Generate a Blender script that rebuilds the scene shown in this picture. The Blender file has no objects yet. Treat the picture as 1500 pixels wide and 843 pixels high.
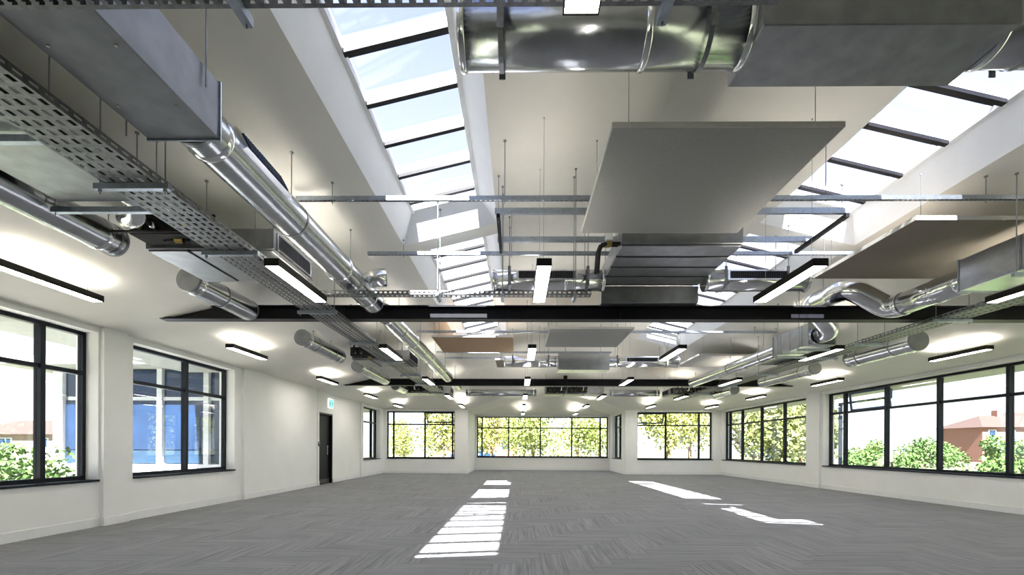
import bpy, math, random
from mathutils import Matrix, Vector

random.seed(7)
scn = bpy.context.scene
COL = scn.collection

# ------------------------------------------------------------------ camera
cam = bpy.data.objects.new('camera', bpy.data.cameras.new('camera'))
COL.objects.link(cam)
cam.data.sensor_width = 36.0
cam.data.lens = 708 / 1500 * 36.0
cam.data.shift_y = (656.64 - 421.5) / 1500
cam.data.clip_start = 0.05
cam.data.clip_end = 600
cam.matrix_world = (Matrix.Translation((0, 0, 1.2)) @ Matrix.Rotation(.012, 4, 'Z')
                    @ Matrix.Rotation(math.pi / 2, 4, 'X') @ Matrix.Rotation(.0046, 4, 'Z'))
scn.camera = cam

# ------------------------------------------------------------------ world, sun, exposure
world = bpy.data.worlds.new('sky')
scn.world = world
world.use_nodes = True
wn = world.node_tree
wn.nodes.clear()
wo = wn.nodes.new('ShaderNodeOutputWorld')
wb = wn.nodes.new('ShaderNodeBackground')
tc = wn.nodes.new('ShaderNodeTexCoord')
sp = wn.nodes.new('ShaderNodeSeparateXYZ')
rp = wn.nodes.new('ShaderNodeValToRGB')
rp.color_ramp.elements[0].position = 0.0
rp.color_ramp.elements[0].color = (.93, .96, 1, 1)
rp.color_ramp.elements[1].position = .75
rp.color_ramp.elements[1].color = (.30, .36, .62, 1)
wn.links.new(tc.outputs['Generated'], sp.inputs[0])
wn.links.new(sp.outputs['Z'], rp.inputs[0])
wn.links.new(rp.outputs[0], wb.inputs['Color'])
wb.inputs['Strength'].default_value = .50
wn.links.new(wb.outputs[0], wo.inputs[0])

sun = bpy.data.objects.new('sun', bpy.data.lights.new('sun', 'SUN'))
COL.objects.link(sun)
sun.data.energy = 13.0
sun.data.color = (1, .96, .9)
sun.data.angle = math.radians(.6)
sun.location = (0, -20, 30)
sun.rotation_euler = Vector((.075, .87, -1)).to_track_quat('-Z', 'Y').to_euler()

vs = scn.view_settings
vs.view_transform = 'Standard'
vs.look = 'None'
vs.gamma = 1
vs.use_curve_mapping = False
vs.exposure = 2.22


# ------------------------------------------------------------------ materials
MATS = {}


def mat(name, col, rough=.6, metal=0., var=.06, scale=6., bump=0., bscale=60., stretch=None, emit=None, strength=0., spec=.5):
    m = bpy.data.materials.new(name)
    m.use_nodes = True
    nt = m.node_tree
    b = nt.nodes['Principled BSDF']
    b.inputs['Roughness'].default_value = rough
    b.inputs['Metallic'].default_value = metal
    b.inputs['Specular IOR Level'].default_value = spec
    t = nt.nodes.new('ShaderNodeTexCoord')
    src = t.outputs['Object']
    if stretch:
        mp = nt.nodes.new('ShaderNodeMapping')
        mp.inputs['Scale'].default_value = stretch
        nt.links.new(src, mp.inputs[0])
        src = mp.outputs[0]
    n = nt.nodes.new('ShaderNodeTexNoise')
    n.inputs['Scale'].default_value = scale
    n.inputs['Detail'].default_value = 4
    nt.links.new(src, n.inputs['Vector'])
    r = nt.nodes.new('ShaderNodeValToRGB')
    r.color_ramp.elements[0].position = .3
    r.color_ramp.elements[1].position = .7
    r.color_ramp.elements[0].color = tuple(max(0, c * (1 - var)) for c in col) + (1,)
    r.color_ramp.elements[1].color = tuple(min(1, c * (1 + var)) for c in col) + (1,)
    nt.links.new(n.outputs['Fac'], r.inputs[0])
    nt.links.new(r.outputs[0], b.inputs['Base Color'])
    if bump:
        n2 = nt.nodes.new('ShaderNodeTexNoise')
        n2.inputs['Scale'].default_value = bscale
        nt.links.new(src, n2.inputs['Vector'])
        bp = nt.nodes.new('ShaderNodeBump')
        bp.inputs['Strength'].default_value = bump
        bp.inputs['Distance'].default_value = .01
        nt.links.new(n2.outputs['Fac'], bp.inputs['Height'])
        nt.links.new(bp.outputs[0], b.inputs['Normal'])
    if emit:
        b.inputs['Emission Color'].default_value = tuple(emit) + (1,)
        b.inputs['Emission Strength'].default_value = strength
    MATS[name] = m
    return m


def glass_mat(name, tint, ior=.035, gloss_tint=(1, 1, 1)):
    m = bpy.data.materials.new(name)
    m.use_nodes = True
    nt = m.node_tree
    nt.nodes.clear()
    o = nt.nodes.new('ShaderNodeOutputMaterial')
    mx = nt.nodes.new('ShaderNodeMixShader')
    tr = nt.nodes.new('ShaderNodeBsdfTransparent')
    gl = nt.nodes.new('ShaderNodeBsdfGlossy')
    fr = nt.nodes.new('ShaderNodeLayerWeight')
    pw = nt.nodes.new('ShaderNodeMath')
    pw.operation = 'POWER'
    pw.inputs[1].default_value = 4.0
    ml = nt.nodes.new('ShaderNodeMath')
    ml.operation = 'MULTIPLY_ADD'
    ml.inputs[1].default_value = .55
    ml.inputs[2].default_value = ior
    nt.links.new(fr.outputs['Facing'], pw.inputs[0])
    nt.links.new(pw.outputs[0], ml.inputs[0])
    n = nt.nodes.new('ShaderNodeTexNoise')
    n.inputs['Scale'].default_value = .7
    rr = nt.nodes.new('ShaderNodeValToRGB')
    rr.color_ramp.elements[0].color = tuple(c * .98 for c in tint) + (1,)
    rr.color_ramp.elements[1].color = tuple(tint) + (1,)
    nt.links.new(n.outputs['Fac'], rr.inputs[0])
    nt.links.new(rr.outputs[0], tr.inputs['Color'])
    gl.inputs['Roughness'].default_value = .01
    gl.inputs['Color'].default_value = tuple(gloss_tint) + (1,)
    nt.links.new(ml.outputs[0], mx.inputs[0])
    nt.links.new(tr.outputs[0], mx.inputs[1])
    nt.links.new(gl.outputs[0], mx.inputs[2])
    nt.links.new(mx.outputs[0], o.inputs[0])
    MATS[name] = m


mat('plaster', (.84, .82, .765), .85, var=.02, scale=2, bump=.05, bscale=120)
mat('wall_paint', (.83, .83, .815), .8, var=.02, scale=2, bump=.04, bscale=140)
mat('white_paint', (.84, .85, .86), .6, var=.015)
mat('skirting', (.78, .79, .79), .45, var=.02)
mat('frame', (.005, .007, .014), .45, var=.3, spec=.22)
mat('frame_blue', (.02, .06, .16), .35, var=.2)
mat('black_steel', (.004, .004, .007), .45, var=.3, scale=12, spec=.25)
mat('galv', (.52, .54, .56), .22, 1., var=.10, scale=9, bump=.06, bscale=25)
mat('galv_dark', (.23, .237, .26), .48, 1., var=.12, scale=7, bump=.05, bscale=18)
mat('galv_dull', (.33, .34, .35), .40, 1., var=.14, scale=7, bump=.08, bscale=18)
mat('galv_bright', (.86, .87, .89), .16, 1., var=.06, scale=7, bump=.05, bscale=8)
mat('strut', (.42, .47, .54), .36, 1., var=.12, scale=20)
mat('tray', (.22, .225, .235), .45, 1., var=.25, scale=26)
mat('rod', (.32, .33, .34), .4, 1., var=.1)
mat('wire', (.38, .38, .38), .4, 1., var=.1)
mat('insulation', (.008, .008, .009), .75, var=.3, scale=30, bump=.2)
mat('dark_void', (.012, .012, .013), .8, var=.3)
mat('grille', (.04, .045, .06), .5, .4, var=.2)
mat('brass', (.45, .33, .12), .3, 1., var=.1)
mat('yellow_tag', (.7, .55, .05), .5, var=.1)
mat('raft_grey', (.30, .30, .29), .9, var=.05, scale=40, bump=.15, bscale=220)
mat('raft_tan', (.40, .27, .165), .9, var=.05, scale=40, bump=.15, bscale=220)
mat('raft_brown', (.28, .245, .20), .9, var=.05, scale=40, bump=.15, bscale=220)
mat('raft_pale', (.52, .51, .48), .9, var=.05, scale=40, bump=.15, bscale=220)
mat('raft_edge', (.62, .60, .56), .8, var=.04)
mat('lamp_body', (.008, .006, .005), .5, var=.2, spec=.25)
mat('lens', (.9, .9, .88), .4, var=.01, emit=(1, .96, .88), strength=8.)
mat('uplens', (.9, .9, .88), .4, var=.01, emit=(1, .93, .80), strength=2.6)
mat('door_black', (.006, .006, .007), .5, var=.25, spec=.2, stretch=(1, 1, .1), scale=20)
mat('door_edge', (.05, .05, .05), .5, var=.2)
mat('steel', (.6, .6, .6), .25, 1., var=.05)
mat('sign_green', (.10, .50, .42), .4, var=.03, emit=(.16, .62, .52), strength=.35)
mat('sign_white', (.86, .95, .93), .4, var=.02, emit=(.86, .95, .93), strength=.35)
mat('slab', (.10, .10, .105), .9, var=.1)
mat('grass', (.13, .135, .08), .95, var=.35, scale=2.5)
mat('soffit', (.36, .37, .35), .7, var=.04)
mat('paving', (.34, .32, .30), .9, var=.1)
mat('render_white', (.62, .64, .67), .7, var=.03)
mat('annex_glass', (.012, .028, .07), .08, 0., var=.25, scale=1.2)
mat('annex_spandrel', (.02, .042, .08), .25, var=.15)
mat('roof_brown', (.055, .032, .028), .8, var=.2)
mat('brick', (.22, .10, .08), .9, var=.25, scale=12)
mat('house_wall', (.26, .20, .18), .85, var=.15)
mat('bark', (.16, .11, .07), .95, var=.3)
mat('leaf_yellow', (.25, .265, .06), .7, var=.4, scale=1.6)
mat('leaf_lime', (.20, .24, .06), .7, var=.4, scale=1.6)
mat('leaf_green', (.07, .14, .03), .7, var=.45, scale=2.0)
mat('leaf_olive', (.16, .18, .06), .7, var=.4, scale=2.0)
mat('car_paint', (.02, .06, .16), .2, .2, var=.05)
mat('tyre', (.015, .015, .015), .8)
glass_mat('window_glass', (.94, .97, .97), .035)
glass_mat('roof_glass', (.93, .95, .98), .03)

# carpet planks: streaks along the plank, every plank a little different
m = bpy.data.materials.new('carpet')
m.use_nodes = True
nt = m.node_tree
b = nt.nodes['Principled BSDF']
b.inputs['Roughness'].default_value = .95
uv = nt.nodes.new('ShaderNodeUVMap')
uv.uv_map = 'plank'
at_ = nt.nodes.new('ShaderNodeAttribute')
at_.attribute_name = 'rnd'
oi = nt.nodes.new('ShaderNodeObjectInfo')
ad = nt.nodes.new('ShaderNodeMath')
ad.operation = 'ADD'
nt.links.new(at_.outputs['Fac'], ad.inputs[0])
nt.links.new(oi.outputs['Random'], ad.inputs[1])
fr = nt.nodes.new('ShaderNodeMath')
fr.operation = 'FRACT'
nt.links.new(ad.outputs[0], fr.inputs[0])
mp = nt.nodes.new('ShaderNodeMapping')
mp.inputs['Scale'].default_value = (1.3, 34, 1)
nt.links.new(uv.outputs[0], mp.inputs[0])
mu = nt.nodes.new('ShaderNodeMath')
mu.operation = 'MULTIPLY'
mu.inputs[1].default_value = 91.7
nt.links.new(fr.outputs[0], mu.inputs[0])
cx = nt.nodes.new('ShaderNodeCombineXYZ')
nt.links.new(mu.outputs[0], cx.inputs[2])
va = nt.nodes.new('ShaderNodeVectorMath')
nt.links.new(mp.outputs[0], va.inputs[0])
nt.links.new(cx.outputs[0], va.inputs[1])
nz = nt.nodes.new('ShaderNodeTexNoise')
nz.inputs['Scale'].default_value = 1.0
nz.inputs['Detail'].default_value = 5
nz.inputs['Roughness'].default_value = .7
nt.links.new(va.outputs[0], nz.inputs['Vector'])
rr = nt.nodes.new('ShaderNodeValToRGB')
rr.color_ramp.elements[0].position = .30
rr.color_ramp.elements[0].color = (.135, .136, .148, 1)
rr.color_ramp.elements[1].position = .72
rr.color_ramp.elements[1].color = (.29, .292, .31, 1)
nt.links.new(nz.outputs['Fac'], rr.inputs[0])
mr = nt.nodes.new('ShaderNodeMapRange')
mr.inputs['To Min'].default_value = .93
mr.inputs['To Max'].default_value = 1.07
nt.links.new(fr.outputs[0], mr.inputs[0])
vm = nt.nodes.new('ShaderNodeVectorMath')
vm.operation = 'SCALE'
nt.links.new(rr.outputs[0], vm.inputs[0])
nt.links.new(mr.outputs[0], vm.inputs['Scale'])
nt.links.new(vm.outputs[0], b.inputs['Base Color'])
bp = nt.nodes.new('ShaderNodeBump')
bp.inputs['Strength'].default_value = .25
bp.inputs['Distance'].default_value = .004
nt.links.new(nz.outputs['Fac'], bp.inputs['Height'])
nt.links.new(bp.outputs[0], b.inputs['Normal'])
MATS['carpet'] = m


# ------------------------------------------------------------------ mesh helpers
ORG = {}


class MB:
    def __init__(s):
        s.v, s.f = [], []

    def add(s, vs_, fs_):
        n = len(s.v)
        s.v += [tuple(p) for p in vs_]
        s.f += [tuple(i + n for i in f) for f in fs_]
        return s

    def box(s, x0, x1, y0, y1, z0, z1):
        if x0 > x1: x0, x1 = x1, x0
        if y0 > y1: y0, y1 = y1, y0
        if z0 > z1: z0, z1 = z1, z0
        return s.add([(x0, y0, z0), (x1, y0, z0), (x1, y1, z0), (x0, y1, z0),
                      (x0, y0, z1), (x1, y0, z1), (x1, y1, z1), (x0, y1, z1)],
                     [(0, 3, 2, 1), (4, 5, 6, 7), (0, 1, 5, 4), (1, 2, 6, 5), (2, 3, 7, 6), (3, 0, 4, 7)])

    def cbox(s, x0, x1, y0, y1, z0, z1, c):
        """box with its eight long edges chamfered (c) so that rims catch light"""
        pts = []
        for z, i in ((z0, c), (z0 + c, 0), (z1 - c, 0), (z1, c)):
            pts += [(x0 + i, y0 + i, z), (x1 - i, y0 + i, z), (x1 - i, y1 - i, z), (x0 + i, y1 - i, z)]
        fs_ = [(3, 2, 1, 0), (12, 13, 14, 15)]
        for k in range(3):
            for j in range(4):
                a, b_ = k * 4 + j, k * 4 + (j + 1) % 4
                fs_.append((a, b_, b_ + 4, a + 4))
        return s.add(pts, fs_)

    def quad(s, a, b_, c, d):
        return s.add([a, b_, c, d], [(0, 1, 2, 3)])

    def poly(s, *p):
        return s.add(p, [tuple(range(len(p)))])

    def tube(s, path, r, seg=16, caps=True):
        P = [Vector(p) for p in path]
        n = len(P)
        rs = r if isinstance(r, (list, tuple)) else [r] * n
        rings = []
        up = None
        for i, p in enumerate(P):
            if i == 0: d = (P[1] - P[0]).normalized()
            elif i == n - 1: d = (P[-1] - P[-2]).normalized()
            else: d = ((P[i] - P[i - 1]).normalized() + (P[i + 1] - P[i]).normalized()).normalized()
            if up is None:
                up = Vector((0, 0, 1)) if abs(d.z) < .9 else Vector((0, 1, 0))
            a = d.cross(up)
            if a.length < 1e-4: a = d.cross(Vector((1, 0, 0)))
            a.normalize()
            b_ = a.cross(d).normalized()
            up = b_
            k = 1.0
            if 0 < i < n - 1:
                k = 1 / max(.5, d.dot((P[i] - P[i - 1]).normalized()))
            rings.append([p + (a * math.cos(t) + b_ * math.sin(t)) * rs[i] * (k if False else 1)
                          for t in [2 * math.pi * q / seg for q in range(seg)]])
        vs_ = [q for rg in rings for q in rg]
        fs_ = []
        for i in range(n - 1):
            for j in range(seg):
                fs_.append((i * seg + j, i * seg + (j + 1) % seg, (i + 1) * seg + (j + 1) % seg, (i + 1) * seg + j))
        if caps:
            fs_.append(tuple(range(seg))[::-1])
            fs_.append(tuple((n - 1) * seg + j for j in range(seg)))
        return s.add(vs_, fs_)

    def perf(s, o, u, v, nu, nv, cu, cv, hu, hv):
        """sheet of nu x nv cells (cu x cv), each with a slot hu x hv punched through"""
        o, u, v = Vector(o), Vector(u), Vector(v)
        for i in range(nu):
            for j in range(nv):
                p = o + u * (i * cu) + v * (j * cv)
                au, av = (cu - hu) / 2, (cv - hv) / 2
                q = [p, p + u * cu, p + u * cu + v * cv, p + v * cv,
                     p + u * au + v * av, p + u * (cu - au) + v * av,
                     p + u * (cu - au) + v * (cv - av), p + u * au + v * (cv - av)]
                s.add(q, [(0, 1, 5, 4), (1, 2, 6, 5), (2, 3, 7, 6), (3, 0, 4, 7)])
        return s

    def build(s, name, material, parent=None, smooth=False, kind=None, label=None):
        o = bpy.data.objects.new(name, bpy.data.meshes.new(name))
        L = ORG.get(parent.name, Vector((0, 0, 0))) if parent else Vector((0, 0, 0))
        o.data.from_pydata([(p[0] - L.x, p[1] - L.y, p[2] - L.z) for p in s.v], [], s.f)
        o.data.materials.append(MATS[material])
        if smooth:
            for p in o.data.polygons:
                p.use_smooth = len(p.vertices) <= 4
        o.data.update()
        COL.objects.link(o)
        if parent:
            o.parent = parent
            ORG[o.name] = L
        if kind: o['kind'] = kind
        if label: o['label'] = label
        return o


def tag(o, label=None, cat=None, group=None, kind=None):
    if label: o['label'] = label
    if cat: o['category'] = cat
    if group: o['group'] = group
    if kind: o['kind'] = kind
    return o


def thing(name, loc, label=None, cat=None, group=None, kind=None):
    o = bpy.data.objects.new(name, None)
    o.empty_display_size = .1
    COL.objects.link(o)
    o.location = loc
    ORG[o.name] = Vector(loc)
    return tag(o, label, cat, group, kind)


def copy_tree(o, loc, label=None, group=None):
    def cp(a, par):
        c = a.copy()
        COL.objects.link(c)
        c.parent = par
        for ch in a.children:
            cp(ch, c)
        return c
    r = cp(o, None)
    r.location = loc
    if label: r['label'] = label
    if group: r['group'] = group
    return r


def box(name, material, parent, *b_, **k):
    return MB().box(*b_).build(name, material, parent, **k)


# ------------------------------------------------------------------ room dimensions (metres)
XL, XR, YF, YA, YB = -6.257, 9.349, 22.40, 26.12, -6.0
AX0, AX1 = -2.32, 4.96                      # the bay at the far end
EAVE, SL = 2.97, .24
XM = (XL + XR) / 2
YH = YF - (XM - XL)
SILL, HEAD, TRANS = .70, 2.89, 2.28
AXM = (AX0 + AX1) / 2
AHW = (AX1 - AX0) / 2


def zc(x, y):
    a = EAVE + SL * min(x - XL, XR - x, YF - y)
    b_ = EAVE + SL * min(x - AX0, AX1 - x, YA - y)
    return max(a, b_)


# ------------------------------------------------------------------ ceiling with four rooflight shafts
RL = [(-1.64, -.31, -1.48, -.56), (3.40, 4.73, 3.66, 4.57)]     # opening x0, x1, glass x0, x1 (left, right slope)
RYS = [[(1.15, 6.87, 1.25, 6.70), (7.20, 14.05, 7.45, 13.95)], [(3.60, 6.87, 3.75, 6.70), (7.20, 14.05, 7.45, 13.95)]]     # per slope: opening y0, y1, glass y0, y1
DEEP = .35
ceil = MB()
for side in (0, 1):
    ox0, ox1, gx0, gx1 = RL[side]
    RY = RYS[side]
    xs = [XL, ox0, ox1, XM] if side == 0 else [XM, ox0, ox1, XR]
    ys = [YB, RY[0][0], RY[0][1], RY[1][0], RY[1][1], YH]
    Z = (lambda x: EAVE + SL * (x - XL)) if side == 0 else (lambda x: EAVE + SL * (XR - x))
    for i in range(3):
        for j in range(5):
            if i == 1 and j in (1, 3):
                continue
            ceil.quad(*[(x, y, Z(x)) for x, y in ((xs[i], ys[j]), (xs[i], ys[j + 1]), (xs[i + 1], ys[j + 1]), (xs[i + 1], ys[j]))])
    e = XL if side == 0 else XR
    ceil.poly((e, YH, EAVE), (e, YF, EAVE), (XM, YH, Z(XM)))
ZR, ZB = EAVE + SL * (XM - XL), EAVE + SL * AHW
vly = (AXM, YF - AHW, ZB)
apx = (AXM, YA - AHW, ZB)
ceil.poly((XL, YF, EAVE), (AX0, YF, EAVE), vly, (XM, YH, ZR))
ceil.poly((XM, YH, ZR), vly, (AX1, YF, EAVE), (XR, YF, EAVE))
ceil.poly((AX0, YF, EAVE), (AX0, YA, EAVE), apx, vly)
ceil.poly((AX1, YF, EAVE), vly, apx, (AX1, YA, EAVE))
ceil.poly((AX0, YA, EAVE), (AX1, YA, EAVE), apx)
c_ob = ceil.build('ceiling', 'plaster', kind='structure')
tag(c_ob, 'off-white sloping plaster ceiling with hipped far end')

n_win = 0
for side in (0, 1):
    ox0, ox1, gx0, gx1 = RL[side]
    Z = (lambda x: EAVE + SL * (x - XL)) if side == 0 else (lambda x: EAVE + SL * (XR - x))
    G = lambda x: Z(x) + DEEP
    for k in (0, 1):
        oy0, oy1, gy0, gy1 = RYS[side][k]
        n_win += 1
        w = thing('window_%d' % n_win, ((gx0 + gx1) / 2, gy0, Z(ox0)), None, None, None, 'structure')
        w['label'] = ('rooflight on the slope %s, %s' % (
            ('above the wall with the dark door', 'above the long window wall')[side],
            ('over the bay with the big grey panel', 'between the two black beams')[k]))
        O = [(ox0, oy0, Z(ox0)), (ox1, oy0, Z(ox1)), (ox1, oy1, Z(ox1)), (ox0, oy1, Z(ox0))]
        Q = [(gx0, gy0, G(gx0)), (gx1, gy0, G(gx1)), (gx1, gy1, G(gx1)), (gx0, gy1, G(gx0))]
        for a in range(4):
            c = (a + 1) % 4
            MB().quad(O[a], O[c], Q[c], Q[a]).build('shaft_lining', 'white_paint', w)
        # upstand frame round the glass
        fr_ = MB()
        for (a0, a1, b0, b1) in ((gx0 - .05, gx0 + .03, gy0 - .05, gy1 + .05), (gx1 - .03, gx1 + .05, gy0 - .05, gy1 + .05)):
            fr_.add([(a0, b0, G(a0) - .02), (a1, b0, G(a1) - .02), (a1, b1, G(a1) - .02), (a0, b1, G(a0) - .02),
                     (a0, b0, G(a0) + .08), (a1, b0, G(a1) + .08), (a1, b1, G(a1) + .08), (a0, b1, G(a0) + .08)],
                    [(0, 3, 2, 1), (4, 5, 6, 7), (0, 1, 5, 4), (1, 2, 6, 5), (2, 3, 7, 6), (3, 0, 4, 7)])
        fr_.build('rooflight_frame', 'white_paint', w)
        bars = []
        y = 1.54
        while y < gy1 - .15:
            if y > gy0 + .15: bars.append(y)
            y += .61
        ed = [gy0] + bars + [gy1]

        def slab(y0, y1, d0, d1, inset=0.):
            a, c = gx0 + inset, gx1 - inset
            return MB().add([(a, y0, G(a) + d0), (c, y0, G(c) + d0), (c, y1, G(c) + d0), (a, y1, G(a) + d0),
                             (a, y0, G(a) + d1), (c, y0, G(c) + d1), (c, y1, G(c) + d1), (a, y1, G(a) + d1)],
                            [(0, 3, 2, 1), (4, 5, 6, 7), (0, 1, 5, 4), (1, 2, 6, 5), (2, 3, 7, 6), (3, 0, 4, 7)])
        for i in range(len(ed) - 1):
            slab(ed[i] + .02, ed[i + 1] - .02, .04, .05).build('pane', 'roof_glass', w)
        for y in bars:
            g = slab(y - .04, y + .015, .0, .05, .02).build('glazing_bar', 'white_paint', w)
            slab(y - .04, y + .015, -.04, -.001, .03).build('bar_gasket', 'black_steel', g)
            slab(y + .085, y + .105, .028, .039, .03).build('seal_strip', 'frame', g)
        slab(gy0 - .05, gy0 + .05, 0, .06).build('end_rail', 'white_paint', w)
        slab(gy1 - .05, gy1 + .05, 0, .06).build('end_rail', 'white_paint', w)

# ------------------------------------------------------------------ walls
T = .34


def wall_mesh(axis, inner, outer, a0, a1, ztop, ops):
    """axis 'y': wall runs along y at x = inner..outer; ops = [(a, b, z0, z1)]"""
    mb = MB()

    def put(p0, p1, z0, z1):
        if p1 - p0 < 1e-4 or z1 - z0 < 1e-4: return
        if axis == 'y': mb.box(inner, outer, p0, p1, z0, z1)
        else: mb.box(p0, p1, inner, outer, z0, z1)
    p = a0
    for a, b_, z0, z1 in sorted(ops):
        put(p, a, 0, ztop)
        put(a, b_, 0, z0)
        put(a, b_, z1, ztop)
        p = b_
    put(p, a1, 0, ztop)
    return mb


WL = [(-4.2, -.6), (2.3, 7.13), (7.78, 10.60), (19.45, 21.9)]
WR = [(-4.5, -.6), (.3, 7.0), (7.75, 14.92), (15.80, 22.25)]
DOOR = (15.0, 16.22, 0, 2.30)
wl = wall_mesh('y', XL, XL - T, YB, YF + .35, EAVE, [(a, b_, SILL - .03, HEAD) for a, b_ in WL] + [DOOR])
wl.box(XL, XL + .06, 7.16, 7.60, 0, EAVE + .01)           # piers, a little proud of the wall
wl.box(XL, XL + .07, 10.86, 14.80, 0, EAVE + .01)
wl.box(XL, XL + .07, 14.88, 14.99, 0, EAVE + .01)
wl.box(XL, XL + .05, 19.1, 19.35, 0, EAVE + .01)
tag(wl.build('wall_left', 'wall_paint', kind='structure'), 'off-white painted wall with the dark door')
wr = wall_mesh('y', XR, XR + T, YB, YF + .35, EAVE, [(a, b_, SILL - .03, HEAD) for a, b_ in WR])
wr.box(XR, XR - .06, 15.02, 15.62, 0, EAVE + .01)
wr.box(XR, XR - .06, 7.08, 7.62, 0, EAVE + .01)
tag(wr.build('wall_right', 'wall_paint', kind='structure'), 'off-white painted wall under the long run of windows')
WF = [(-6.12, -2.93), (5.52, 9.0)]
wf = wall_mesh('x', YF, YF + .35, XL, AX0, EAVE, [(WF[0][0], WF[0][1], SILL - .03, HEAD)])
wf2 = wall_mesh('x', YF, YF + .35, AX1, XR, EAVE, [(WF[1][0], WF[1][1], SILL - .03, HEAD)])
wf.add(wf2.v, wf2.f)
tag(wf.build('wall_far', 'wall_paint', kind='structure'), 'off-white end wall either side of the glazed bay')
WA = (-2.22, 4.88)
wa = wall_mesh('x', YA, YA + .35, AX0 - .35, AX1 + .35, EAVE, [(WA[0], WA[1], SILL - .03, HEAD)])
wa.box(AX0, AX0 - .35, YF + .35, YA, 0, EAVE)
s2 = wall_mesh('y', AX1, AX1 + .35, YF + .35, YA, EAVE, [(23.2, 25.5, SILL - .03, HEAD)])
wa.add(s2.v, s2.f)
tag(wa.build('wall_bay', 'wall_paint', kind='structure'), 'low wall of the projecting glazed bay')
wbk = MB().box(XL - T, XR + T, YB, YB - .3, 0, EAVE)
wbk.poly((XL, YB, EAVE), (XR, YB, EAVE), (XM, YB, ZR))
tag(wbk.build('wall_back', 'wall_paint', kind='structure'), 'plain off-white wall closing the room behind the viewer')


# skirting
def skirt(name, runs, label):
    mb = MB()
    for r_ in runs:
        mb.cbox(*r_, 0, .13, .004)
    tag(mb.build(name, 'skirting', kind='structure'), label)


t_ = .018
skirt('baseboard_left', [(XL, XL + t_, YB, 7.15), (XL + .06, XL + .06 + t_, 7.15, 7.62), (XL, XL + t_, 7.62, 10.85),
                         (XL + .07, XL + .07 + t_, 10.85, 14.8), (XL + .07, XL + .07 + t_, 14.88, 14.99), (XL, XL + t_, 16.25, 19.1),
                         (XL + .05, XL + .05 + t_, 19.1, 19.35), (XL, XL + t_, 19.35, YF)], 'white skirting along the wall with the door')
skirt('baseboard_right', [(XR - t_, XR, YB, 7.08), (XR - .06 - t_, XR - .06, 7.07, 7.63), (XR - t_, XR, 7.63, 15.01),
                          (XR - .06 - t_, XR - .06, 15.01, 15.63), (XR - t_, XR, 15.63, YF)], 'white skirting under the long window wall')
skirt('baseboard_far', [(XL, AX0, YF - t_, YF), (AX1, XR, YF - t_, YF)], 'white skirting along the end wall')
skirt('baseboard_bay', [(AX0, AX0 + t_, YF, YA), (AX1 - t_, AX1, YF, YA), (AX0, AX1, YA - t_, YA)], 'white skirting round the glazed bay')

# ------------------------------------------------------------------ windows
NW = [n_win]
GZ0 = -.32


def window(axis, plane, sgn, a0, a1, mull, label, inner, vent=None, z0=SILL, z1=HEAD):
    """dark framed window in the plane x or y = plane; sgn points outdoors"""
    NW[0] += 1
    o = ((plane, a0, z0) if axis == 'y' else (a0, plane, z0))
    w = thing('window_%d' % NW[0], o, label, None, None, 'structure')
    d0, d1 = plane - .035 * sgn, plane + .045 * sgn

    def bx(name, m_, p0, p1, q0, q1, e0=d0, e1=d1, parent=w):
        mb = MB()
        if axis == 'y': mb.box(e0, e1, p0, p1, q0, q1)
        else: mb.box(p0, p1, e0, e1, q0, q1)
        return mb.build(name, m_, parent)
    ft = .055
    bx('frame_head', 'frame', a0, a1, z1 - ft, z1)
    bx('frame_sill', 'frame', a0, a1, z0, z0 + ft)
    bx('frame_jamb', 'frame', a0, a0 + ft, z0 + ft, z1 - ft)
    bx('frame_jamb', 'frame', a1 - ft, a1, z0 + ft, z1 - ft)
    cuts = [a0 + ft] + [x for m_ in mull for x in (m_ - .035, m_ + .035)] + [a1 - ft]
    for m_ in mull:
        bx('mullion', 'frame', m_ - .035, m_ + .035, z0 + ft, z1 - ft, d0 - .02 * sgn, d1)
    th = .03
    for i in range(0, len(cuts), 2):
        p0, p1 = cuts[i], cuts[i + 1]
        bx('transom', 'frame', p0, p1, TRANS - th, TRANS + th)
        g0, g1 = plane, plane + .012 * sgn
        bx('pane', 'window_glass', p0, p1, z0 + ft, TRANS - th, g0, g1)
        if vent is not None and i // 2 in vent:
            # the small top light stands open: a dark sash swung outwards
            h_ = z1 - ft - TRANS - th
            ang = math.radians(vent[i // 2])
            mb, gb = MB(), MB()
            fw = .05
            for (u0, u1, v0, v1, tgt) in ((0, p1 - p0, -h_, -h_ + fw, mb), (0, p1 - p0, -fw, 0, mb), (0, fw, -h_ + fw, -fw, mb),
                                          (p1 - p0 - fw, p1 - p0, -h_ + fw, -fw, mb), (fw, p1 - p0 - fw, -h_ + fw, -fw, gb)):
                pts = []
                for (u, v) in ((u0, v0), (u1, v0), (u1, v1), (u0, v1)):
                    for e in ((0, .04) if tgt is mb else (.015, .025)):
                        out = d1 + sgn * (.005 + -v * math.sin(ang) + e * math.cos(ang))
                        zz = z1 - ft + v * math.cos(ang) + e * math.sin(ang)
                        pts.append((out, p0 + u, zz) if axis == 'y' else (p0 + u, out, zz))
                a_, b_, c_, d_ = pts[0::2]
                e_, f_, g_, h2 = pts[1::2]
                tgt.add([a_, b_, c_, d_, e_, f_, g_, h2], [(0, 1, 2, 3), (7, 6, 5, 4), (0, 4, 5, 1), (1, 5, 6, 2), (2, 6, 7, 3), (3, 7, 4, 0)])
            sash = mb.build('open_sash', 'frame_blue', w)
            gb.build('sash_pane', 'window_glass', sash)
        else:
            bx('pane', 'window_glass', p0, p1, TRANS + th, z1 - ft, g0, g1)
    # sill board out to the face of the wall, slightly proud
    bx('sill_board', 'frame', a0 - .0, a1 + .0, z0 - .03, z0, inner - .03 * sgn, d0)
    return w


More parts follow.
